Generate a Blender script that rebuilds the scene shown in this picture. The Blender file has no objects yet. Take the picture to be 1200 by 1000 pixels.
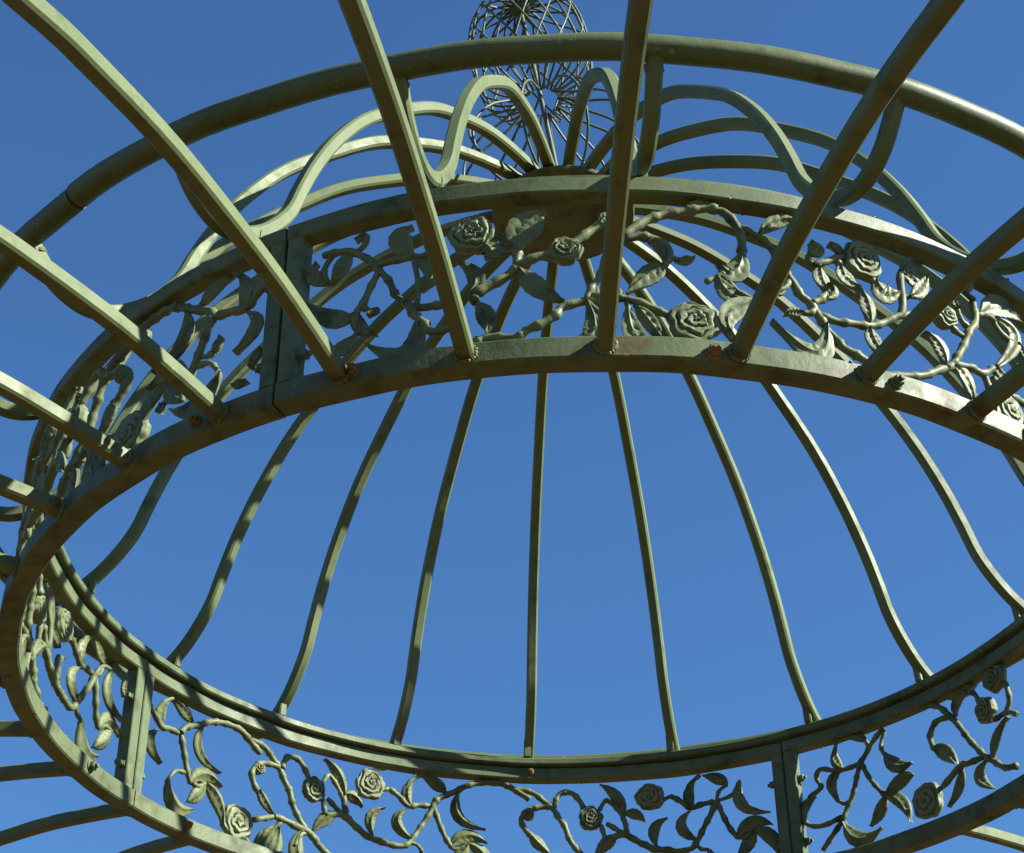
import bpy, bmesh, math, random
from mathutils import Vector, Matrix
random.seed(7)
C = bpy.context.scene.collection
sc = bpy.context.scene
PI = math.pi
# ---------------------------------------------------------------- scale
S = 0.75                 # metres per ring radius
DCAM, HCAM = 2.9455, 1.4902   # camera distance / drop below the lower ring, in ring radii
EYE = 1.60
Z0 = EYE + HCAM * S      # height of the frieze's bottom edge
SUN_AZ, SUN_EL = 347.0, 34.0

def W(x, y, z):
    return Vector((x * S, y * S, Z0 + z * S))
def cyl(th, r, z):
    a = math.radians(th)
    return W(r * math.cos(a), r * math.sin(a), z)

# ---------------------------------------------------------------- materials
def nd(nt, t, **kw):
    n = nt.nodes.new(t)
    for k, v in kw.items():
        if hasattr(n, k): setattr(n, k, v)
        else: n.inputs[k].default_value = v
    return n
def ramp(nt, a, b, ca, cb):
    r = nt.nodes.new('ShaderNodeValToRGB')
    r.color_ramp.elements[0].position = a; r.color_ramp.elements[1].position = b
    r.color_ramp.elements[0].color = (*ca, 1); r.color_ramp.elements[1].color = (*cb, 1)
    return r
def mix(nt, fac, a, b):
    m = nt.nodes.new('ShaderNodeMix'); m.data_type = 'RGBA'
    nt.links.new(fac, m.inputs[0])
    for s, v in ((6, a), (7, b)):
        if isinstance(v, tuple): m.inputs[s].default_value = (*v, 1)
        else: nt.links.new(v, m.inputs[s])
    return m.outputs[2]
def make_paint(name, base, light, dirt, rust, rust_lo, rust_hi, dirt_lo=.56, dirt_hi=.72, rough=.45, bump=.25, chip=.675):
    m = bpy.data.materials.new(name); m.use_nodes = True
    nt = m.node_tree; bs = nt.nodes['Principled BSDF']; L = nt.links.new
    tc = nt.nodes.new('ShaderNodeTexCoord'); oi = nt.nodes.new('ShaderNodeObjectInfo')
    mu = nt.nodes.new('ShaderNodeMath'); mu.operation = 'MULTIPLY'; mu.inputs[1].default_value = 17.0
    L(oi.outputs['Random'], mu.inputs[0])
    ad = nt.nodes.new('ShaderNodeVectorMath'); ad.operation = 'ADD'
    L(tc.outputs['Object'], ad.inputs[0]); L(mu.outputs[0], ad.inputs[1])
    def noise(s, d=4, r=.6):
        n = nt.nodes.new('ShaderNodeTexNoise'); n.inputs['Scale'].default_value = s
        n.inputs['Detail'].default_value = d; n.inputs['Roughness'].default_value = r
        L(ad.outputs[0], n.inputs['Vector']); return n.outputs['Fac']
    def mask(src, lo, hi, top=1.0):
        r = ramp(nt, lo, hi, (0, 0, 0), (top, top, top)); L(src, r.inputs[0]); return r.outputs[0]
    big, mid, fine, pat = noise(6), noise(32, 5), noise(170, 3), noise(14, 6, .7)
    at = nt.nodes.new('ShaderNodeAttribute'); at.attribute_name = 'wear'
    wa = nt.nodes.new('ShaderNodeMath'); wa.operation = 'MULTIPLY_ADD'; wa.inputs[1].default_value = .22
    L(at.outputs['Fac'], wa.inputs[0]); L(pat, wa.inputs[2]); pat = wa.outputs[0]
    bs.inputs['Specular IOR Level'].default_value = .22
    col = mix(nt, mask(big, .38, .64), base, light)
    col = mix(nt, mask(mid, dirt_lo, dirt_hi, .75), col, dirt)
    col = mix(nt, mask(pat, rust_lo, rust_hi, .85), col, rust)
    col = mix(nt, mask(noise(90, 4, .75), chip, chip + .03, .8), col, tuple(min(.62, v * 1.7) for v in light))
    L(col, bs.inputs['Base Color'])
    rr = ramp(nt, .3, .7, (rough - .08,) * 3, (rough + .17,) * 3); L(mid, rr.inputs[0]); L(rr.outputs[0], bs.inputs['Roughness'])
    bp = nt.nodes.new('ShaderNodeBump'); bp.inputs['Strength'].default_value = bump; bp.inputs['Distance'].default_value = .0015
    mm = nt.nodes.new('ShaderNodeMath'); mm.operation = 'ADD'; L(mid, mm.inputs[0]); L(fine, mm.inputs[1])
    L(mm.outputs[0], bp.inputs['Height']); L(bp.outputs[0], bs.inputs['Normal'])
    return m
RUST = (.056, .036, .009)
RUST2 = (.078, .046, .011)
M_BAR = make_paint('sage_green_paint', (.074, .100, .039), (.097, .124, .053), (.042, .054, .018), RUST, .70, .78, rough=.54, bump=.14)
M_RAIL = make_paint('weathered_sage_paint', (.063, .087, .039), (.088, .116, .054), (.030, .038, .014), RUST, .64, .72, .52, .68, rough=.50, bump=.2)
M_SILL = make_paint('rust_streaked_sage_paint', (.063, .087, .039), (.088, .116, .054), (.036, .034, .013), RUST2, .56, .70, .50, .68, rough=.52, bump=.3)
M_TUBE = make_paint('dark_sage_tube_paint', (.057, .078, .029), (.075, .098, .041), (.030, .036, .013), RUST, .68, .76, rough=.46, chip=.63, bump=.2)
M_CAST = make_paint('cast_iron_sage_paint', (.078, .099, .041), (.112, .135, .059), (.024, .028, .010), RUST, .68, .76, .50, .66, rough=.52, bump=.3)
M_RUSTY = make_paint('rusty_bolt_metal', (.105, .066, .028), (.145, .102, .048), (.045, .026, .011), RUST2, .50, .58, rough=.65, bump=.6)
M_ROSE = make_paint('pale_cast_rose_paint', (.092, .114, .054), (.124, .148, .074), (.048, .056, .023), RUST, .72, .80, .54, .72, rough=.52, bump=.2)
M_WIRE = make_paint('grey_green_wire_paint', (.054, .068, .035), (.088, .104, .060), (.021, .023, .010), RUST, .70, .78, rough=.46)

# ---------------------------------------------------------------- mesh helpers
def link(name, bm, mat, parent, angle=32, smooth=True):
    me = bpy.data.meshes.new(name)
    bmesh.ops.recalc_face_normals(bm, faces=bm.faces)
    bm.to_mesh(me); bm.free()
    me.materials.append(mat)
    if smooth:
        me.polygons.foreach_set('use_smooth', [True] * len(me.polygons))
        me.set_sharp_from_angle(angle=math.radians(angle))
    o = bpy.data.objects.new(name, me); C.objects.link(o); o.parent = parent
    return o
def sweep(bm, pts, prof, side=None, closed=False, scale=None, cap=True, wear=None):
    """sweep a closed 2-D profile [(a,b)] along pts; a runs along 'side', b along tangent x side"""
    n = len(pts); rings = []; prev = None
    if wear: lay = bm.verts.layers.float.get('wear') or bm.verts.layers.float.new('wear')
    for i, p in enumerate(pts):
        if closed: t = pts[(i + 1) % n] - pts[i - 1]
        else: t = pts[min(i + 1, n - 1)] - pts[max(i - 1, 0)]
        t.normalize()
        if side is not None:
            s = side(i) if callable(side) else side
            s = (s - t * s.dot(t)).normalized()
        else:
            if prev is None:
                s = Vector((0, 0, 1)).cross(t)
                if s.length < .05: s = Vector((1, 0, 0)).cross(t)
                s.normalize()
            else: s = (prev - t * prev.dot(t)).normalized()
        prev = s
        b = t.cross(s)
        k = scale[i] if scale else 1.0
        rings.append([bm.verts.new(p + s * (a * k) + b * (c * k)) for a, c in prof])
        if wear:
            for v in rings[-1]: v[lay] = wear(i)
    m = len(prof)
    for i in range(n if closed else n - 1):
        A, B = rings[i], rings[(i + 1) % n]
        for j in range(m):
            bm.faces.new((A[j], A[(j + 1) % m], B[(j + 1) % m], B[j]))
    if cap and not closed:
        bm.faces.new(rings[0]); bm.faces.new(rings[-1])
    return rings
def rect(w, h, c):
    a, b = w / 2, h / 2
    return [(-a + c, -b), (a - c, -b), (a, -b + c), (a, b - c), (a - c, b), (-a + c, b), (-a, b - c), (-a, -b + c)]
def circ(r, n):
    return [(r * math.cos(2 * PI * i / n), r * math.sin(2 * PI * i / n)) for i in range(n)]
def spline(P, k):
    """Catmull-Rom through tuples"""
    out = []; n = len(P)
    for i in range(n - 1):
        p0, p1, p2, p3 = P[max(i - 1, 0)], P[i], P[i + 1], P[min(i + 2, n - 1)]
        for s in range(k):
            t = s / k
            out.append(tuple(.5 * (2 * b + (c - a) * t + (2 * a - 5 * b + 4 * c - d) * t * t + (-a + 3 * b - 3 * c + d) * t ** 3)
                             for a, b, c, d in zip(p0, p1, p2, p3)))
    out.append(tuple(P[-1])); return out
def blob(bm, p, r, seed=0, sq=(1, 1, 1)):
    rnd = random.Random(seed)
    g = bmesh.ops.create_icosphere(bm, subdivisions=2, radius=r)
    for v in g['verts']:
        k = 1 + rnd.uniform(-.16, .16)
        v.co = Vector((v.co.x * sq[0] * k, v.co.y * sq[1] * k, v.co.z * sq[2] * k)) + p

SKY = .05
EXPO = 1.72
ROOF_TH = [(219.9, -1), (230.05, 2.23), (240.85, 0.66), (252, 0.55), (262.2, 0.76), (272.9, 0.27), (283.25, 1.15), (293.95, 3.09), (304.6, 0), (315.4, 0), (326.2, 0), (337, 0), (347.8, 0), (358.6, 0), (9.4, 0), (20.1, 0), (30.8, 0), (39.7, 0), (143.3, 0), (153.6, 0), (165.25, 0), (175.1, 0), (186.3, 0), (197.5, 0), (208.7, 0)]
TH_JOINT = 230.4
# traced rose vines: (azimuth offset in degrees, height) on the frieze sheet
# 8
LOOPS=[
  ('S', [(-14.62, 0.2884), (-12.89, 0.2645), (-10.84, 0.2324), (-9.31, 0.226), (-7.28, 0.2266), (-5.06, 0.2398), (-4.36, 0.2211), (-4.79, 0.1998), (-2.95, 0.179), (-2.22, 0.1295), (-4.21, 0.1118), (-7.38, 0.1211)], 0.0055) ,
  ('L', [(-12.03, 0.2695), (-10.42, 0.2932), (-8.37, 0.2969)], 0.011) ,
  ('S', [(-8.38, 0.2992), (-7.57, 0.2887), (-7.23, 0.261)], 0.004) ,
  ('L', [(-8.29, 0.2264), (-7.22, 0.2512), (-7.68, 0.2832)], 0.012) ,
  ('S', [(-10.8, 0.2278), (-9.98, 0.1984), (-9.14, 0.1646), (-8.07, 0.1367), (-7.32, 0.112), (-5.69, 0.082), (-4.11, 0.0561)], 0.0055) ,
  ('S', [(-7.56, 0.2252), (-6.49, 0.1967), (-6.46, 0.1728), (-7.58, 0.1485), (-8.43, 0.1468)], 0.0045) ,
  ('L', [(-7.42, 0.2259), (-6.21, 0.198), (-7.2, 0.1551)], 0.012) ,
  ('S', [(-10.8, 0.2278), (-11.68, 0.1895), (-12.88, 0.1546), (-13.74, 0.1336)], 0.0055) ,
  ('L', [(-13.45, 0.1351), (-16.22, 0.1594), (-18.06, 0.1602)], 0.016) ,
  ('L', [(-13.47, 0.1373), (-15.78, 0.1107), (-16.66, 0.06)], 0.015) ,
  ('L', [(-13.61, 0.1366), (-12.47, 0.1054), (-10.95, 0.0806)], 0.015) ,
  ('L', [(-7.42, 0.1069), (-9.22, 0.0613), (-12.35, 0.0737)], 0.019) ,
  ('S', [(-14.72, 0.2829), (-13.97, 0.2486), (-14.49, 0.2215)], 0.0045) ,
  ('L', [(-14.28, 0.2323), (-15.64, 0.1958), (-18.03, 0.1885)], 0.017) ,
  ('L', [(-3.96, 0.1818), (-2.29, 0.1626), (-2.33, 0.1243)], 0.012) ,
]
UNIT=[
  ('R', (0.04, 0.2402), 0.034) ,
  ('L', [(0.96, 0.2185), (1.72, 0.2029), (1.12, 0.1906)], 0.016) ,
  ('L', [(2.33, 0.2181), (3.09, 0.2172), (3.68, 0.2057)], 0.007) ,
  ('S', [(0.08, 0.1292), (1.57, 0.1455), (3.07, 0.1625), (3.67, 0.175), (3.76, 0.2021)], 0.007) ,
  ('L', [(3.8, 0.202), (4.61, 0.2457), (6.15, 0.2735)], 0.026) ,
  ('R', (7.71, 0.1971), 0.024) ,
  ('L', [(0.07, 0.1342), (0.37, 0.1619), (-1.17, 0.1918)], 0.013) ,
  ('S', [(-0.34, 0.0454), (0.4, 0.0484), (1.57, 0.0553), (3.61, 0.0498), (4.49, 0.0612), (5.66, 0.0693), (6.83, 0.0843), (7.28, 0.0969), (9.2, 0.1089), (10.8, 0.1087)], 0.006) ,
  ('S', [(0.08, 0.1292), (0.45, 0.1149)], 0.006) ,
  ('L', [(0.45, 0.1166), (1.28, 0.0867), (1.28, 0.0592)], 0.014) ,
  ('L', [(3.96, 0.1677), (5.42, 0.1319), (7.52, 0.1066)], 0.016) ,
  ('S', [(3.67, 0.175), (5.62, 0.189), (6.97, 0.1943)], 0.006) ,
  ('S', [(10.98, 0.1926), (10.3, 0.1485), (9.67, 0.1286), (9.2, 0.1089)], 0.005) ,
  ('L', [(9.26, 0.1056), (9.67, 0.0503), (7.35, 0.0372)], 0.016) ,
  ('S', [(8.02, 0.2037), (9.56, 0.2306), (10.96, 0.2532)], 0.006) ,
  ('L', [(10.64, 0.2444), (11.13, 0.2621), (11.71, 0.2516)], 0.011) ,
  ('S', [(12.53, 0.2242), (14.12, 0.2516), (15.69, 0.2676), (17.73, 0.2781), (19.64, 0.2859), (20.88, 0.2821), (21.76, 0.2669), (22.37, 0.2441), (22.3, 0.2125)], 0.0065) ,
  ('L', [(17.91, 0.2856), (19.37, 0.2978), (20.59, 0.2885)], 0.009) ,
  ('S', [(12.68, 0.2208), (14.05, 0.2264), (15.38, 0.2181), (16.15, 0.1985), (15.61, 0.1705)], 0.006) ,
  ('L', [(15.69, 0.1706), (14.28, 0.1521), (12.42, 0.1191)], 0.016) ,
  ('L', [(14.61, 0.2138), (15.33, 0.2008), (15.56, 0.1772)], 0.007) ,
  ('S', [(9.2, 0.1173), (10.95, 0.1138), (12.11, 0.1108), (13.41, 0.1049), (15.28, 0.0902), (16.43, 0.0819)], 0.0055) ,
  ('S', [(12.11, 0.1108), (11.58, 0.1371), (11.08, 0.1774)], 0.005) ,
  ('R', (17.66, 0.0741), 0.038) ,
  ('L', [(12.52, 0.0978), (13.03, 0.0431), (14.94, 0.0287)], 0.015) ,
  ('L', [(13.1, 0.0981), (14.19, 0.0696), (15.25, 0.0354)], 0.011) ,
  ('S', [(14.65, 0.031), (15.98, 0.0363), (17.2, 0.0508)], 0.005) ,
]
TAIL=[
  ('S', [(22.21, 0.2594), (23.88, 0.2421), (24.92, 0.2249), (25.42, 0.1991)], 0.0055) ,
  ('L', [(23.42, 0.1244), (20.66, 0.0934), (20.62, 0.0511)], 0.016) ,
  ('L', [(22.3, 0.2125), (21.31, 0.1685), (19.99, 0.1855)], 0.018) ,
  ('S', [(18.92, 0.1485), (19.72, 0.1577), (20.53, 0.1664)], 0.004) ,
  ('L', [(19.89, 0.1615), (21.12, 0.1277), (23.6, 0.1283)], 0.014) ,
]
NEARLEFT=[
  ('L', [(-9.85, 0.1336), (-11.83, 0.1338), (-14.19, 0.1743)], 0.017) ,
  ('S', [(-5.39, 0.1338), (-6.28, 0.1509), (-6.97, 0.181), (-7.91, 0.2059), (-8.78, 0.2275), (-10.67, 0.2515), (-13.1, 0.2584)], 0.0055) ,
  ('S', [(-7.91, 0.2059), (-8.65, 0.1751), (-9.08, 0.15), (-9.68, 0.1328), (-9.61, 0.1058)], 0.005) ,
  ('L', [(-9.7, 0.1396), (-9.29, 0.1076), (-7.81, 0.0893)], 0.011) ,
  ('L', [(-4.34, 0.1099), (-5.24, 0.0449), (-8.9, 0.0795)], 0.018) ,
  ('L', [(-10.67, 0.2515), (-11.27, 0.2231), (-12.22, 0.2007)], 0.014) ,
  ('S', [(-5.39, 0.1338), (-4.13, 0.1224), (-2.29, 0.1195), (-0.77, 0.1116)], 0.0055) ,
  ('S', [(-4.73, 0.1114), (-3.78, 0.0915), (-3.16, 0.0747), (-1.35, 0.0772), (-0.0, 0.051)], 0.006) ,
  ('S', [(-5.39, 0.1338), (-4.73, 0.1114)], 0.006) ,
  ('L', [(-5.04, 0.2141), (-3.12, 0.1828), (-4.17, 0.1544)], 0.015) ,
  ('L', [(-4.89, 0.217), (-6.06, 0.2534), (-4.97, 0.2717)], 0.018) ,
  ('L', [(-12.39, 0.2016), (-13.85, 0.2242), (-13.4, 0.2425)], 0.013) ,
  ('L', [(-9.59, 0.0958), (-10.83, 0.0756), (-12.13, 0.0724)], 0.013) ,
  ('S', [(-7.93, 0.2129), (-6.32, 0.216), (-4.89, 0.217)], 0.005) ,
  ('S', [(-4.73, 0.1114), (-4.41, 0.1569), (-4.88, 0.2135)], 0.004) ,
]
NEARRIGHT=[
  ('L', [(23.88, 0.2487), (25.84, 0.2793), (27.41, 0.2771)], 0.012) ,
  ('S', [(25.19, 0.222), (25.81, 0.1881), (26.52, 0.1704), (27.06, 0.1522), (27.81, 0.1419), (28.41, 0.121), (28.87, 0.103)], 0.006) ,
  ('L', [(28.98, 0.1068), (27.7, 0.0491), (24.17, 0.0949)], 0.017) ,
  ('S', [(27.96, 0.1391), (28.85, 0.1498), (29.66, 0.1705)], 0.0055) ,
  ('L', [(29.28, 0.1517), (29.99, 0.1687), (29.36, 0.1759)], 0.01) ,
  ('S', [(28.57, 0.12), (29.94, 0.1145), (31.32, 0.1178), (32.91, 0.1226), (34.23, 0.1332), (35.87, 0.1545), (36.78, 0.1721), (37.23, 0.2413), (38.59, 0.2613)], 0.0055) ,
  ('S', [(35.87, 0.1545), (38.58, 0.1803)], 0.005) ,
  ('L', [(33.12, 0.1271), (33.04, 0.1604), (32.24, 0.1818)], 0.014) ,
  ('L', [(33.06, 0.12), (33.39, 0.0951), (34.29, 0.0769)], 0.013) ,
  ('S', [(28.84, 0.0996), (29.72, 0.0838), (30.29, 0.07), (31.41, 0.0621), (33.02, 0.0506)], 0.006) ,
  ('R', (33.34, 0.2438), 0.032) ,
  ('S', [(28.6, 0.212), (29.86, 0.2233), (31.55, 0.2426)], 0.0055) ,
  ('L', [(31.55, 0.2426), (30.93, 0.2534), (30.07, 0.2543)], 0.01) ,
  ('L', [(30.97, 0.2219), (31.39, 0.1963), (32.42, 0.1828)], 0.014) ,
  ('L', [(34.36, 0.2128), (34.98, 0.1783), (36.68, 0.2026)], 0.018) ,
  ('S', [(33.53, 0.222), (34.33, 0.2091)], 0.006) ,
  ('L', [(37.23, 0.2413), (38.58, 0.2398), (39.52, 0.2145)], 0.014) ,
  ('L', [(37.83, 0.2031), (39.24, 0.2267), (39.95, 0.2566)], 0.012) ,
  ('L', [(29.08, 0.2091), (29.09, 0.1849), (29.46, 0.1662)], 0.014) ,
  ('L', [(28.2, 0.2294), (28.97, 0.2435), (28.54, 0.2556)], 0.014) ,
  ('L', [(37.23, 0.2413), (38.45, 0.2675), (39.59, 0.272)], 0.011) ,
  ('S', [(34.31, 0.0437), (36.35, 0.0517), (37.92, 0.061), (39.66, 0.0818), (41.5, 0.104), (42.39, 0.127), (43.35, 0.1545), (44.1, 0.1809), (45.38, 0.212), (45.68, 0.2537)], 0.006) ,
  ('S', [(41.5, 0.104), (43.46, 0.111), (45.0, 0.1122), (46.66, 0.1351)], 0.0055) ,
  ('S', [(45.25, 0.114), (45.8, 0.0878)], 0.005) ,
  ('L', [(47.81, 0.2356), (50.56, 0.2164), (45.74, 0.1178)], 0.013) ,
  ('S', [(45.79, 0.2259), (46.84, 0.2345), (48.03, 0.2339)], 0.005) ,
  ('L', [(41.35, 0.0996), (42.74, 0.0858), (43.0, 0.038)], 0.014) ,
  ('L', [(40.52, 0.0974), (40.16, 0.1286), (38.51, 0.1398)], 0.013) ,
  ('L', [(46.36, 0.2342), (49.3, 0.2702), (52.63, 0.2604)], 0.02) ,
  ('R', (41.44, 0.1908), 0.022) ,
  ('R', (47.22, 0.0584), 0.034) ,
  ('L', [(46.72, 0.1389), (47.5, 0.128), (48.76, 0.1312)], 0.012) ,
]
FARUNIT=[
  ('S', [(17.67, 0.2739), (15.48, 0.2679), (13.84, 0.2462), (12.81, 0.2302), (12.15, 0.2094), (11.31, 0.1864), (10.82, 0.1589), (9.99, 0.136), (8.61, 0.1095), (7.48, 0.0965), (5.97, 0.071)], 0.006) ,
  ('S', [(13.02, 0.2352), (14.54, 0.2335), (15.86, 0.2281), (16.75, 0.2128), (17.05, 0.1963), (16.35, 0.1734), (15.52, 0.16)], 0.0058) ,
  ('R', (16.09, 0.2149), 0.013) ,
  ('L', [(15.84, 0.1672), (14.78, 0.1461), (13.16, 0.1202)], 0.012) ,
  ('S', [(13.24, 0.1184), (14.69, 0.1086), (16.69, 0.093)], 0.0055) ,
  ('R', (18.72, 0.0769), 0.036) ,
  ('S', [(13.24, 0.1184), (11.0, 0.114), (8.59, 0.1037)], 0.006) ,
  ('S', [(12.63, 0.2312), (12.34, 0.2508), (11.65, 0.2663), (10.33, 0.2666), (9.33, 0.2499), (8.7, 0.2284)], 0.0055) ,
  ('R', (7.88, 0.2047), 0.025) ,
  ('S', [(6.55, 0.1892), (6.07, 0.1552)], 0.005) ,
  ('S', [(6.67, 0.225), (5.83, 0.2467), (4.89, 0.2353), (3.72, 0.2063), (3.26, 0.1687)], 0.0045) ,
  ('L', [(3.46, 0.2073), (4.41, 0.2555), (6.51, 0.2839)], 0.013) ,
  ('S', [(5.88, 0.1529), (3.59, 0.1615), (1.59, 0.1416), (-0.38, 0.121), (-2.63, 0.1172)], 0.006) ,
  ('S', [(5.83, 0.1921), (4.53, 0.1761), (3.23, 0.1598)], 0.005) ,
  ('L', [(4.47, 0.1583), (6.03, 0.1434), (7.61, 0.1077)], 0.014) ,
  ('S', [(3.06, 0.1634), (3.55, 0.2069)], 0.005) ,
  ('L', [(3.38, 0.2106), (1.95, 0.2097), (0.75, 0.191)], 0.012) ,
  ('R', (-0.08, 0.2473), 0.031) ,
  ('L', [(-0.61, 0.1307), (-0.43, 0.1722), (-2.21, 0.1958)], 0.012) ,
  ('S', [(7.51, 0.1037), (9.28, 0.095), (10.07, 0.0656)], 0.005) ,
  ('L', [(9.92, 0.0749), (9.63, 0.0472), (8.33, 0.0352)], 0.012) ,
  ('S', [(11.93, 0.1157), (13.12, 0.0928)], 0.005) ,
  ('L', [(13.04, 0.096), (14.47, 0.0635), (15.85, 0.0399)], 0.015) ,
  ('S', [(-2.75, 0.2451), (-4.05, 0.23), (-5.35, 0.211), (-6.82, 0.2165), (-8.5, 0.2185)], 0.0055) ,
  ('L', [(-5.78, 0.2102), (-5.2, 0.2445), (-6.21, 0.2775)], 0.012) ,
  ('L', [(-10.45, 0.2548), (-9.07, 0.2748), (-7.15, 0.2876)], 0.013) ,
  ('S', [(-5.67, 0.2118), (-5.1, 0.2367), (-5.38, 0.2658), (-6.94, 0.2878)], 0.004) ,
  ('S', [(-8.7, 0.219), (-9.32, 0.2354), (-10.14, 0.2447), (-11.8, 0.2593), (-13.46, 0.2774), (-15.54, 0.2881), (-18.03, 0.2871), (-19.68, 0.2732), (-21.73, 0.2514)], 0.0062) ,
  ('S', [(-8.81, 0.2192), (-8.11, 0.1914), (-7.1, 0.1631), (-6.1, 0.1349), (-5.09, 0.116), (-3.21, 0.113), (-0.66, 0.1221), (1.07, 0.1366), (3.3, 0.1619)], 0.0058) ,
  ('L', [(-6.0, 0.1329), (-3.95, 0.17), (-5.36, 0.2054)], 0.012) ,
  ('S', [(-8.91, 0.2194), (-9.57, 0.1833), (-10.43, 0.1478), (-11.38, 0.1237)], 0.0055) ,
  ('L', [(-12.22, 0.2581), (-12.26, 0.1995), (-15.86, 0.1728)], 0.0125) ,
  ('L', [(-11.28, 0.1235), (-13.31, 0.1545), (-16.07, 0.1414)], 0.016) ,
  ('L', [(-13.47, 0.1373), (-15.78, 0.1107), (-16.66, 0.06)], 0.015) ,
  ('L', [(-13.61, 0.1366), (-12.47, 0.1054), (-10.95, 0.0806)], 0.015) ,
  ('L', [(-7.42, 0.1069), (-9.22, 0.0613), (-12.35, 0.0737)], 0.019) ,
  ('S', [(-0.34, 0.0454), (0.4, 0.0484), (1.57, 0.0553), (3.61, 0.0498), (4.49, 0.0612), (5.66, 0.0693), (6.83, 0.0843), (7.28, 0.0969), (9.2, 0.1089), (10.8, 0.1087)], 0.006) ,
  ('L', [(9.26, 0.1056), (9.67, 0.0503), (7.35, 0.0372)], 0.016) ,
  ('L', [(12.52, 0.0978), (13.03, 0.0431), (14.94, 0.0287)], 0.015) ,
  ('L', [(13.1, 0.0981), (14.19, 0.0696), (15.25, 0.0354)], 0.011) ,
  ('S', [(14.65, 0.031), (15.98, 0.0363), (17.2, 0.0508)], 0.005) ,
]
FARRIGHT=[
  ('S', [(16.8, 0.3002), (14.64, 0.2877), (13.0, 0.2569), (11.44, 0.2175), (9.99, 0.17), (8.43, 0.1315), (6.73, 0.1036), (5.27, 0.0821), (3.37, 0.0727)], 0.006) ,
  ('S', [(12.76, 0.2481), (15.02, 0.252), (16.26, 0.2271), (15.81, 0.1935)], 0.0055) ,
  ('L', [(16.06, 0.1998), (14.22, 0.176), (12.54, 0.1371)], 0.015) ,
  ('S', [(8.48, 0.1274), (10.81, 0.13), (12.41, 0.134), (15.61, 0.1067)], 0.0058) ,
  ('R', (17.9, 0.0909), 0.035) ,
  ('L', [(12.14, 0.1298), (13.23, 0.0916), (15.01, 0.0599)], 0.013) ,
  ('L', [(8.46, 0.1159), (9.78, 0.0913), (7.88, 0.0561)], 0.012) ,
  ('L', [(11.78, 0.2458), (11.45, 0.2742), (9.48, 0.2808)], 0.012) ,
  ('S', [(9.8, 0.2833), (8.39, 0.2701), (7.6, 0.2358)], 0.005) ,
  ('R', (6.91, 0.2212), 0.025) ,
  ('L', [(7.12, 0.1132), (6.19, 0.1561), (3.75, 0.183)], 0.013) ,
  ('S', [(5.89, 0.1904), (3.36, 0.1891), (1.85, 0.1726)], 0.005) ,
  ('R', (4.51, 0.277), 0.03) ,
  ('S', [(3.12, 0.2563), (2.6, 0.2151), (3.3, 0.1932)], 0.005) ,
  ('L', [(11.46, 0.3029), (9.79, 0.2984), (8.01, 0.2861)], 0.009) ,
]
# ---------------------------------------------------------------- the gazebo
gz = bpy.data.objects.new('gazebo', None); C.objects.link(gz)
gz['label'] = 'sage green metal gazebo with ribbed dome, rose vine frieze and wire birdcage finial'
gz['category'] = 'gazebo'
AX = Vector((0, 0, Z0))
def part(name, bm, mat, parent=gz, **k):
    return link(name, bm, mat, parent, **k)

# --- dome base ring: a round tube, open at one butt joint
R2, ZB = 1.1534, .4218
th0 = TH_JOINT
bm = bmesh.new()
NB = 200
pts = [cyl(th0 + .12 + (359.76) * i / NB, R2 * (1 + .0012 * math.sin(i * .37) + .0008 * math.sin(i * 1.1)), ZB + .0012 * math.sin(i * .23 + 1)) for i in range(NB + 1)]
sweep(bm, pts, circ(.0200 * S, 20), side=Vector((0, 0, 1)), scale=[1.0 if 2 < i else 1.05 - .015 * i for i in range(NB + 1)])
part('dome_base_ring', bm, M_TUBE, angle=50)

# --- dome ribs: one square bar bent to an ogee, copied round the axis
PROF = [(1.150, .412), (1.128, .385), (1.10, .358), (1.065, .342), (1.03, .340), (.99, .356), (.95, .388), (.915, .430), (.885, .480), (.862, .545),
        (.83, .625), (.78, .722), (.705, .833), (.605, .940), (.50, 1.037), (.40, 1.097), (.30, 1.142), (.20, 1.165), (.13, 1.172), (.06, 1.172)]
DOME_TH = [240.6, 258.7, 276.7, 294.6, 312.6, 330.0, 347.5, 4.5, 21.85, 40.4, 57.75, 77.35, 96.85, 115.2, 132.3, 150.4, 170.2, 187.5, 206, 224.0]
bm = bmesh.new()
pp = spline(PROF, 5)
sweep(bm, [Vector((r * S, 0, z * S)) for r, z in pp], rect(.0230 * S, .0230 * S, .0040 * S), side=Vector((0, 1, 0)), wear=lambda i: max(0, 1 - i / 5) + max(0, 1 - abs(pp[i][0] - 1.0) / .03))
g = bmesh.ops.create_cube(bm, size=1)          # welded tab on the foot ring
for v in g['verts']: v.co = Vector(((.9585 + v.co.x * .009 - v.co.z * .004) * S, (.005 + v.co.y * .0165) * S, (.3625 + v.co.z * .041) * S))
bmesh.ops.bevel(bm, geom=list({e for v in g['verts'] for e in v.link_edges}), offset=.0018 * S, segments=2, affect='EDGES')
blob(bm, Vector((1.135 * S, 0, .400 * S)), .012 * S, 1, (1.1, 1.3, .8))
rib = part('dome_rib', bm, M_BAR)
ribs = [rib]
for i in range(1, 20):
    o = rib.copy(); C.objects.link(o); o.parent = gz; ribs.append(o)
for o, t in zip(ribs, DOME_TH):
    o.location = AX; o.rotation_euler = (random.uniform(-.004, .004), random.uniform(-.003, .003), math.radians(t))

# --- flat ring the dome's ribs are bolted down to
bm = bmesh.new()
P = [cyl(360 * i / 180, .970 + .0006 * math.sin(i * .8), .3345 + .0006 * math.sin(i * .5)) for i in range(180)]
sweep(bm, P, rect(.0165 * S, .029 * S, .003 * S), side=Vector((0, 0, 1)), closed=True)
part('dome_foot_ring', bm, M_RAIL)

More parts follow.
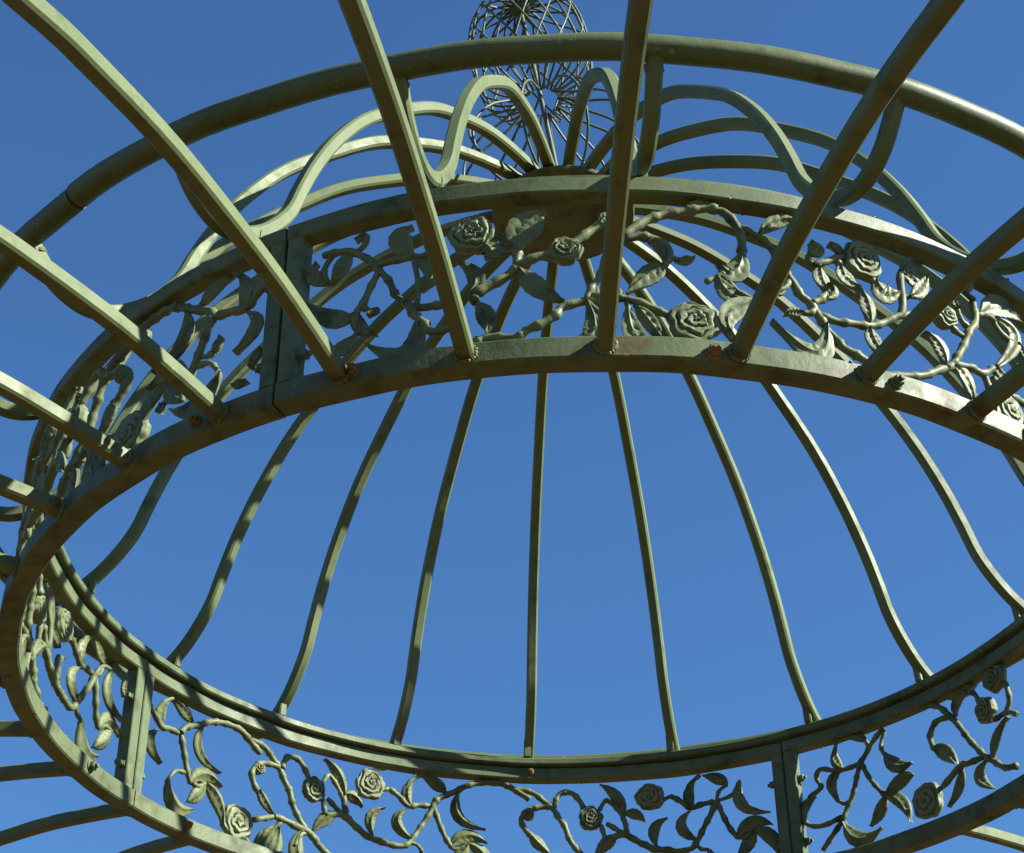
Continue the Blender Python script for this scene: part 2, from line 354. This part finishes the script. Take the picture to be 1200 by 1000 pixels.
# --- hub: domed plate at the crown
bm = bmesh.new()
seg = 48
lath = [(.0, 1.142), (.06, 1.141), (.140, 1.138), (.149, 1.140), (.151, 1.146), (.147, 1.151), (.10, 1.158), (.06, 1.168), (.035, 1.185), (.028, 1.225), (.0, 1.230)]
rg = [[bm.verts.new(cyl(360 * j / seg, max(r, .001), z)) for j in range(seg)] for r, z in lath]
for a, b in zip(rg, rg[1:]):
    for j in range(seg): bm.faces.new((a[j], a[(j + 1) % seg], b[(j + 1) % seg], b[j]))
part('crown_hub', bm, M_RAIL)

# --- roof ribs below the frieze
RP = [(1.0, .018), (1.12, .026), (1.25, .028), (1.47, .012), (1.65, -.022), (1.77, -.055), (2.1, -.17), (2.5, -.36), (2.9, -.60)]
for t0, dth in ROOF_TH:
    bm = bmesh.new()
    rr = spline(RP, 5)
    P = [cyl(t0 + dth * (r - 1), r, z) for r, z in rr]
    a = math.radians(t0 + 90)
    sd = Vector((math.cos(a), math.sin(a), 0))
    sweep(bm, P, rect(.0235 * S, .0248 * S, .0036 * S), side=sd, wear=lambda i: max(0, 1 - (rr[i][0] - 1) / .07))
    for q in range(20):          # weld bead round the foot
        u = 2 * PI * q / 20 + random.uniform(-.1, .1)
        blob(bm, cyl(t0 + .78 * math.cos(u), 1.0015, .018 + .0135 * math.sin(u)), random.uniform(.0030, .0042) * S, q + int(t0), (1, 1, 1))
    part('roof_rib', bm, M_BAR)

# --- frieze: four bolted sections
def arc_bar(bm, t0, t1, r, z, w, h, n=60, c=.0018, wob=.0006):
    P = [cyl(t0 + (t1 - t0) * i / n, r + wob * math.sin(i * .9 + t0), z + wob * math.sin(i * .55 + t0 * 2)) for i in range(n + 1)]
    sweep(bm, P, rect(h * S, w * S, c * S), side=Vector((0, 0, 1)))

def uv(th, z, d):     # point on the frieze sheet, d = outward offset
    return cyl(th, .984 + d, z)
def stem(bm, P, r, seed):
    rnd = random.Random(seed)
    Q = spline([(t, z, 0) for t, z in P], 6)
    pts = []; sc_ = []; s_acc = 0; ph = rnd.uniform(0, 6)
    for i, (t, z, _) in enumerate(Q):
        if i: s_acc += math.hypot(math.radians(t - Q[i - 1][0]), z - Q[i - 1][1])
        pts.append(uv(t, z, .002 * math.sin(s_acc * 40 + ph)))
        saw = ((s_acc / .030 + ph) % 1.0)
        k = .96 + .36 * max(0, 1 - abs(saw - .5) * 4)          # thorn swellings
        if i == 0 or i == len(Q) - 1: k *= .8
        sc_.append(k * rnd.uniform(.93, 1.07))
    sweep(bm, pts, [(a * 1.0, b * .95) for a, b in circ(r * 1.05 * S, 9)], scale=sc_)
def leaf(bm, P, w, seed):
    rnd = random.Random(seed)
    (t0, z0), (tm, zm), (t1, z1) = P
    a, b, c = Vector((math.radians(t0), z0)), Vector((math.radians(tm), zm)), Vector((math.radians(t1), z1))
    ctl = 2 * b - (a + c) / 2
    chord = (a - c).length
    if chord < .045 and (b - (a + c) / 2).length > chord * .6: ctl = b * 1.0
    NL, NC = 18, 4
    tilt = rnd.uniform(-.16, .16); curl = rnd.uniform(-.004, .007); fold = rnd.uniform(.10, .34); off = rnd.uniform(-.001, .002)
    ser = rnd.uniform(.02, .05)
    sheets = ([], [])
    for i in range(NL + 1):
        t = i / NL
        p = a * (1 - t) ** 2 + ctl * 2 * t * (1 - t) + c * t * t
        d = (ctl - a) * (1 - t) + (c - ctl) * t
        if d.length < 1e-6: d = c - a
        d.normalize(); nrm = Vector((-d.y, d.x))
        hw = w * (.22 + .78 * math.sin(PI * min(1, t * .97 + .03) ** .85) ** .8) * (1 if t < .97 else .5)
        hw = w * max(.06, math.sin(PI * t ** .82) ** .85) if t > .1 else w * max(.24, math.sin(PI * t ** .82) ** .85)
        hw *= 1 + ser * math.sin(t * 40 + seed)
        for side in (0, 1):
            row = []
            for j in range(-NC, NC + 1):
                s = j / NC
                q = p + nrm * (hw * s)
                vein = .0019 * math.cos(t * 34 - abs(s) * 5.5) * (1 - abs(s)) * (abs(s) > .1)
                rib_ = .0016 * math.exp(-((abs(s) - .86) / .12) ** 2) + .0036 * math.exp(-(s / .16) ** 2)
                shape = fold * hw * (abs(s) ** 1.3 - .45) + tilt * hw * s + curl * t * t + off
                thick = .0042 * (1 - .75 * abs(s) ** 2.5)
                dd = shape + (thick + vein + rib_) * (1 if side == 0 else -1)
                row.append(bm.verts.new(uv(math.degrees(q.x), q.y, dd)))
            sheets[side].append(row)
    for side in (0, 1):
        R_ = sheets[side]
        for i in range(NL):
            for j in range(2 * NC): bm.faces.new((R_[i][j], R_[i][j + 1], R_[i + 1][j + 1], R_[i + 1][j]))
    A, B = sheets
    for i in range(NL):
        for j in (0, 2 * NC): bm.faces.new((A[i][j], A[i + 1][j], B[i + 1][j], B[i][j]))
    for i in (0, NL):
        for j in range(2 * NC): bm.faces.new((A[i][j], A[i][j + 1], B[i][j + 1], B[i][j]))
def rose(bm, p, R, seed):
    rnd = random.Random(seed)
    th, z = p; NR, NA = 34, 72
    lob = rnd.choice((4, 5, 6)); ph = rnd.uniform(0, 6); npet = rnd.uniform(2.7, 3.4); hand = rnd.choice((-1, 1)); asp = rnd.uniform(.88, 1.08)
    rows = []
    for side in (1, -1):
        rw = []
        for i in range(NR + 1):
            f = i / NR; row = []
            for j in range(NA):
                a = 2 * PI * j / NA
                out = 1.0 + (.045 * math.sin(lob * a + ph) + .03 * math.sin(3 * a + ph * 2) + .025 * math.sin((2 * lob + 1) * a)) * f
                rr = R * f * out
                # petals: rings of overlapping ridges, each ring broken into lobes
                ring = f * npet + (.13 * math.sin(3 * a + ph + f * 7) + .10 * math.sin(lob * a - f * 5 + ph * 3) + .05 * math.sin(11 * a + f * 9)) * min(1, f * 3) + hand * a / (2 * PI)
                saw = ring % 1.0
                groove = math.exp(-((saw - .5) / .13) ** 2) * (.55 + .45 * math.sin(4 * a + ph + f * 6))
                env = 1 - .55 * f ** 3
                h = .010 * env + .0035 * (saw - .5 if saw > .5 else saw + .5) - .0062 * groove
                if f > .97: h *= .5
                if i == NR: h = 0.0008
                q = Vector((math.radians(th), z)) + Vector((math.cos(a), math.sin(a) * asp)) * rr
                row.append(bm.verts.new(uv(math.degrees(q.x), q.y, side * h)))
            rw.append(row)
        for i in range(NR):
            for j in range(NA):
                bm.faces.new((rw[i][j], rw[i][(j + 1) % NA], rw[i + 1][(j + 1) % NA], rw[i + 1][j]))
        rows.append(rw)
    for j in range(NA):
        bm.faces.new((rows[0][NR][j], rows[0][NR][(j + 1) % NA], rows[1][NR][(j + 1) % NA], rows[1][NR][j]))
def shift(items, d): 
    out = []
    for k, p, w in items:
        out.append((k, (p[0] + d, p[1]) if k == 'R' else [(t + d, z) for t, z in p], w))
    return out
SECT = []
FARUNIT = [(k, p, w * (1.12 if k == 'L' else 1.12)) for k, p, w in FARUNIT]
FARRIGHT = [(k, p, w * (1.2 if k == 'L' else 1.1)) for k, p, w in FARRIGHT]
s1 = shift(NEARLEFT, 262.4) + shift(UNIT, 262.4) + shift(TAIL, 262.4) + shift(NEARRIGHT, 262.4)
s1 += [it for it in shift(UNIT, 298.5) if (it[1][0] if it[0] == 'R' else it[1][0][0]) > 312.5] + shift(LOOPS, 336.5)
s1.append(('S', [(308.5, .112), (311, .098), (314, .104), (317, .118), (320, .110), (324, .125)], .006))
SECT.append((246.1, 336.4, s1))
SECT.append((336.4, 422.4, shift(FARUNIT, 347.7) + shift(FARRIGHT, 385.2) + shift(LOOPS, 385.2) + shift(LOOPS, 422.7)))
SECT.append((62.4, 155.4, shift(FARUNIT, 81) + shift(FARUNIT, 118.6) + shift(FARUNIT, 156.2)))
SECT.append((155.4, 246.1, shift(FARUNIT, 173.4) + shift(FARUNIT, 210.2) + shift(FARUNIT, 247)))

# camera ---------------------------------------------------------------
F, PITCH, YAW, ROLL = 2.1683, .6167, -.0383, -.009
fw = Vector((math.sin(YAW) * math.cos(PITCH), math.cos(YAW) * math.cos(PITCH), math.sin(PITCH)))
r0 = fw.cross(Vector((0, 0, 1))).normalized(); u0 = r0.cross(fw)
rt = r0 * math.cos(ROLL) + u0 * math.sin(ROLL); up = -r0 * math.sin(ROLL) + u0 * math.cos(ROLL)
CAMP = W(0, -DCAM, -HCAM)
def seen(p, m=.02):
    d = p - CAMP; z = d.dot(fw)
    x, y = F * 1000 / 1200 * d.dot(rt) / z, F * 1000 / 1200 * d.dot(up) / z
    return abs(x) < .5 + m and abs(y) < .4167 + m

H_UP = .296
for si, (a, b, items) in enumerate(SECT):
    gap = .10
    bm = bmesh.new(); arc_bar(bm, a + gap, b - gap, .9815, .0185, .037, .037, c=.003)
    for q in range(5): blob(bm, cyl(random.uniform(a + 2, b - 2), .999 if random.random() < .5 else .964, random.choice((.002, .035))), random.uniform(.0015, .003) * S, q)
    part('lower_frieze_rail', bm, M_SILL)
    bm = bmesh.new(); arc_bar(bm, a + gap, b - gap, .9845, H_UP + .0142, .031, .0285, c=.0028)
    for q in range(5): blob(bm, cyl(random.uniform(a + 2, b - 2), .999 if random.random() < .5 else .970, H_UP + random.choice((.001, .028))), random.uniform(.0015, .003) * S, q)
    part('upper_frieze_rail', bm, M_RAIL)
    for t, sg in ((a, 1), (b, -1)):
        bm = bmesh.new()
        tt = t + sg * .86
        an = math.radians(tt + 90)
        P = [cyl(tt, .984, .037 + (H_UP - .037) * i / 6) for i in range(7)]
        sweep(bm, P, rect(.0255 * S, .030 * S, .0018 * S), side=Vector((math.cos(an), math.sin(an), 0)))
        for q in range(5): blob(bm, cyl(tt + sg * random.uniform(.6, .8), random.uniform(.975, .993), random.uniform(.04, .28)), random.uniform(.002, .004) * S, q)
        part('frieze_stile', bm, M_RAIL)
    its = []
    for k, p, w in items:
        tt = [p[0]] if k == 'R' else [q[0] for q in p]
        if min(tt) < a + 1.6 or max(tt) > b - 1.6: continue
        its.append((k, p, w))
    if si in (0, 3):              # small shoots where the cast vine is dense
        occ = []
        for k, p, w in its:
            if k == 'R': occ += [(p[0], p[1], w)]
            else: occ += [(x, y, .004 if k == 'S' else w * .7) for x, y, _ in spline([(x, y, 0) for x, y in p], 5)]
        rnd = random.Random(si + 5); made = 0
        for _ in range(900):
            if made >= 11: break
            x, y = rnd.uniform(a + 2.6, b - 2.6), rnd.uniform(.062, .275)
            dd = min(math.hypot(math.radians(x - o[0]), y - o[1]) - o[2] for o in occ)
            if dd < .017: continue
            an = rnd.uniform(0, 2 * PI); ln = min(.034, dd * 1.1)
            dx, dy = math.degrees(math.cos(an) * ln / 2), math.sin(an) * ln / 2
            its.append(('L', [(x - dx, y - dy), (x + dy * 9, y - math.radians(dx) * .16), (x + dx, y + dy)], .0085)); made += 1
            occ.append((x, y, ln * .6))
    vb = bmesh.new(); lb = bmesh.new(); nl = 0; roses = []; leaves = []
    for n, (k, p, w) in enumerate(its):
        sd = n * 13 + si * 101
        if k == 'S': stem(vb, p, w, sd)
        elif k == 'R': roses.append((p, w, sd))
        else: leaves.append((p, w, sd))
    # tie every leaf and rose to the nearest vine with a short stalk
    vs = []
    for k, p, w in its:
        if k == 'S': vs += [(t_, z_) for t_, z_, _ in spline([(x, y, 0) for x, y in p], 5)]
    ends = [(p, w * .8, sd) for p, w, sd in roses] + [(p[0], 0, sd) for p, w, sd in leaves]
    for (t_, z_), near, sd in ends:
        q = min(vs, key=lambda v: math.hypot(math.radians(v[0] - t_), v[1] - z_))
        d = math.hypot(math.radians(q[0] - t_), q[1] - z_)
        if near + .004 < d < .075 + near:
            mx, mz_ = (q[0] + t_) / 2, (q[1] + z_) / 2
            bow = .18 * (1 if sd % 2 else -1)
            stem(vb, [q, (mx + math.degrees(z_ - q[1]) * bow, mz_ - math.radians(t_ - q[0]) * bow), (t_, z_)], .0043, sd)
    panel = part('rose_vine_panel', vb, M_CAST, angle=60)
    for p, w, sd in roses:
        x = bmesh.new(); rose(x, p, w, sd); part('rose', x, M_ROSE, panel, angle=50)
    for p, w, sd in leaves:
        if si != 3 and seen(uv(p[1][0], p[1][1], 0)) and (si != 1 or p[1][0] > 390):
            x = bmesh.new(); leaf(x, p, w, sd); part('leaf', x, M_CAST, panel, angle=60)
        else:
            leaf(lb, p, w, sd); nl += 1
    if nl:
        o = part('leaf_cluster', lb, M_CAST, panel, angle=60); o['kind'] = 'stuff'
    else: lb.free()

# --- bolts
BOLTS = [(253.2, .019, .0085, 1, 'r'), (281.2, .013, .0095, 1, 'r'), (296.6, .018, .0085, 1, 'p'), (164.8, .019, .0095, -1, 'p'), (184.2, .31, .008, -1, 'p'),
         (96.8, .31, .006, -1, 'r'), (146.0, .019, .008, -1, 'r'), (238.5, .019, .0075, 1, 'r'), (310.5, .018, .008, 1, 'r')]
def bolt(th, z, rad, out, mat, hexa=True):
    """hexagonal head with washer, lying on the frieze's outer (out=1) or inner (out=-1) face"""
    bm = bmesh.new()
    n = 6
    r0_ = 1.0 if out > 0 else .963
    d = Vector((math.cos(math.radians(th)), math.sin(math.radians(th)), 0)) * out
    t = Vector((-d.y, d.x, 0)); u = Vector((0, 0, 1)); c = cyl(th, r0_, z)
    def cylr(nn, r, h0, h1, rot=0.3, rim=.0):
        A = [bm.verts.new(c + d * (h0 * S) + (t * math.cos(2 * PI * i / nn + rot) + u * math.sin(2 * PI * i / nn + rot)) * r * S) for i in range(nn)]
        B = [bm.verts.new(c + d * ((h1 - rim) * S) + (t * math.cos(2 * PI * i / nn + rot) + u * math.sin(2 * PI * i / nn + rot)) * r * S) for i in range(nn)]
        D = [bm.verts.new(c + d * (h1 * S) + (t * math.cos(2 * PI * i / nn + rot) + u * math.sin(2 * PI * i / nn + rot)) * r * .8 * S) for i in range(nn)]
        for i in range(nn):
            bm.faces.new((A[i], A[(i + 1) % nn], B[(i + 1) % nn], B[i])); bm.faces.new((B[i], B[(i + 1) % nn], D[(i + 1) % nn], D[i]))
        bm.faces.new(D)
    cylr(20, rad * 1.25, -.002, .004, rim=.001)
    cylr(6, rad, .004, .004 + rad * .9, rim=rad * .25)
    cylr(12, rad * .5, .004 + rad * .8, .004 + rad * 1.5, rim=rad * .15)
    return part('bolt', bm, mat, angle=30)
def side_bolt(th, z, rad, sg):
    """bolt through a stile, its axis along the frieze"""
    bm = bmesh.new()
    a = math.radians(th); t = Vector((-math.sin(a), math.cos(a), 0)) * sg
    P = [(0, 1.25), (.004, 1.25), (.0041, 1.0), (.013, 1.0), (.0135, .8), (.0136, .5), (.019, .5)]
    c = cyl(th, .984, z)
    sweep(bm, [c + t * (x * S) for x, _ in P], circ(rad * S, 6), side=Vector((0, 0, 1)), scale=[k for _, k in P])
    return part('bolt', bm, M_RAIL, angle=30)
for th in (62.4, 155.4, 246.1):
    for z in (.085, .232):
        side_bolt(th + 1.55, z, .0085, 1); side_bolt(th - 1.55, z, .0085, -1)
for th, z, rad, out, mat in BOLTS: bolt(th, z, rad, out, {'r': M_RUSTY, 'p': M_RAIL}[mat])

# --- finial: wire birdcage, leaning a little
fin = bpy.data.objects.new('finial', None); C.objects.link(fin); fin.parent = gz
fin.location = W(0, 0, 1.19)
LEAN = math.radians(-8.0)
fin.rotation_euler = (math.radians(-1.0), LEAN, 0)
FP = [(.018, .0), (.10, .008), (.165, .045), (.198, .105), (.192, .165), (.150, .220), (.095, .255), (.060, .283), (.040, .300), (.058, .312), (.100, .328), (.127, .362), (.136, .445), (.131, .530), (.106, .585), (.055, .613), (.012, .617)]
def wire(bm, P, r, n=7, k=5):
    Q = spline(P, k)
    sweep(bm, [Vector(q) * S for q in Q], circ(r * S, n))
def cage(prof, a0, twist, start=0):
    out = []
    tot = len(prof) - 1
    for i, (r, z) in enumerate(prof):
        a = math.radians(a0 + twist * max(0, i - start) / (tot - start))
        out.append((r * math.cos(a), r * math.sin(a), z))
    return out
LOW, UPP = FP[:9], FP[8:]
NW = 9
for i in range(NW):
    for tw in (1, -1):
        bm = bmesh.new(); wire(bm, cage(LOW, i * 360 / NW + (0 if tw > 0 else 20), 28 * tw), .0030)
        link('cage_wire', bm, M_WIRE, fin, angle=60)
NU = 16
for i in range(NU):
    for tw in (1, -1):
        bm = bmesh.new(); wire(bm, cage(UPP, i * 360 / NU + (0 if tw > 0 else 11), 78 * tw, 3), .0026)
        link('cage_wire', bm, M_WIRE, fin, angle=60)
bm = bmesh.new(); wire(bm, [(0, 0, -.01), (0.002, 0, .25), (0, 0, .618)], .0055); link('centre_rod', bm, M_WIRE, fin, angle=60)
bm = bmesh.new()
lt = [(.001, .602), (.014, .603), (.023, .609), (.025, .616), (.019, .622), (.001, .627)]
rg = [[bm.verts.new(Vector((r * math.cos(2 * PI * j / 24), r * math.sin(2 * PI * j / 24), z)) * S) for j in range(24)] for r, z in lt]
for a_, b_ in zip(rg, rg[1:]):
    for j in range(24): bm.faces.new((a_[j], a_[(j + 1) % 24], b_[(j + 1) % 24], b_[j]))
link('cage_cap', bm, M_WIRE, fin, angle=50)

# ---------------------------------------------------------------- ground
bm = bmesh.new()
N = 24; R_ = 400
bmesh.ops.create_grid(bm, x_segments=N, y_segments=N, size=R_)
gm = bpy.data.materials.new('bark_mulch'); gm.use_nodes = True
nt = gm.node_tree; n1 = nt.nodes.new('ShaderNodeTexNoise'); n1.inputs['Scale'].default_value = 60; n1.inputs['Detail'].default_value = 8
rp = ramp(nt, .3, .7, (.044, .0225, .003), (.116, .059, .0085)); nt.links.new(n1.outputs['Fac'], rp.inputs[0])
nt.links.new(rp.outputs[0], nt.nodes['Principled BSDF'].inputs['Base Color']); nt.nodes['Principled BSDF'].inputs['Roughness'].default_value = .95
tc = nt.nodes.new('ShaderNodeTexCoord'); nt.links.new(tc.outputs['Object'], n1.inputs['Vector'])
g = link('ground', bm, gm, None); g['kind'] = 'structure'

# ---------------------------------------------------------------- light and camera
w = bpy.data.worlds.new('World'); sc.world = w; w.use_nodes = True
nt = w.node_tree; bg = nt.nodes['Background']
sk = nt.nodes.new('ShaderNodeTexSky'); sk.sky_type = 'NISHITA'; sk.sun_disc = False
sk.sun_elevation = math.radians(SUN_EL); sk.sun_rotation = math.radians(90 - SUN_AZ)
sk.air_density = 1.0; sk.dust_density = 0; sk.ozone_density = 10; sk.altitude = 0
tint = nt.nodes.new('ShaderNodeMix'); tint.data_type = 'RGBA'; tint.blend_type = 'MULTIPLY'; tint.inputs[0].default_value = 1
tint.inputs[7].default_value = (.94, 1.07, 1.07, 1)
nt.links.new(sk.outputs[0], tint.inputs[6]); nt.links.new(tint.outputs[2], bg.inputs[0]); bg.inputs[1].default_value = SKY
sun = bpy.data.lights.new('sun', 'SUN'); sun.energy = 5.0; sun.angle = math.radians(.5); sun.color = (1, .965, .89)
so = bpy.data.objects.new('sun', sun); C.objects.link(so)
az, el = math.radians(SUN_AZ), math.radians(SUN_EL)
sd = Vector((math.cos(az) * math.cos(el), math.sin(az) * math.cos(el), math.sin(el)))
so.rotation_euler = sd.to_track_quat('Z', 'Y').to_euler(); so.location = (0, 0, 12)

cd = bpy.data.cameras.new('camera'); cam = bpy.data.objects.new('camera', cd); C.objects.link(cam)
cd.sensor_fit = 'HORIZONTAL'; cd.sensor_width = 36; cd.lens = 36 * F * 1000 / 1200
cd.clip_start = .05; cd.clip_end = 2000
mw = Matrix((rt, up, -fw)).transposed().to_4x4(); mw.translation = CAMP
cam.matrix_world = mw
sc.camera = cam
sc.view_settings.view_transform = 'Standard'; sc.view_settings.look = 'None'
sc.view_settings.exposure = EXPO; sc.view_settings.gamma = 1
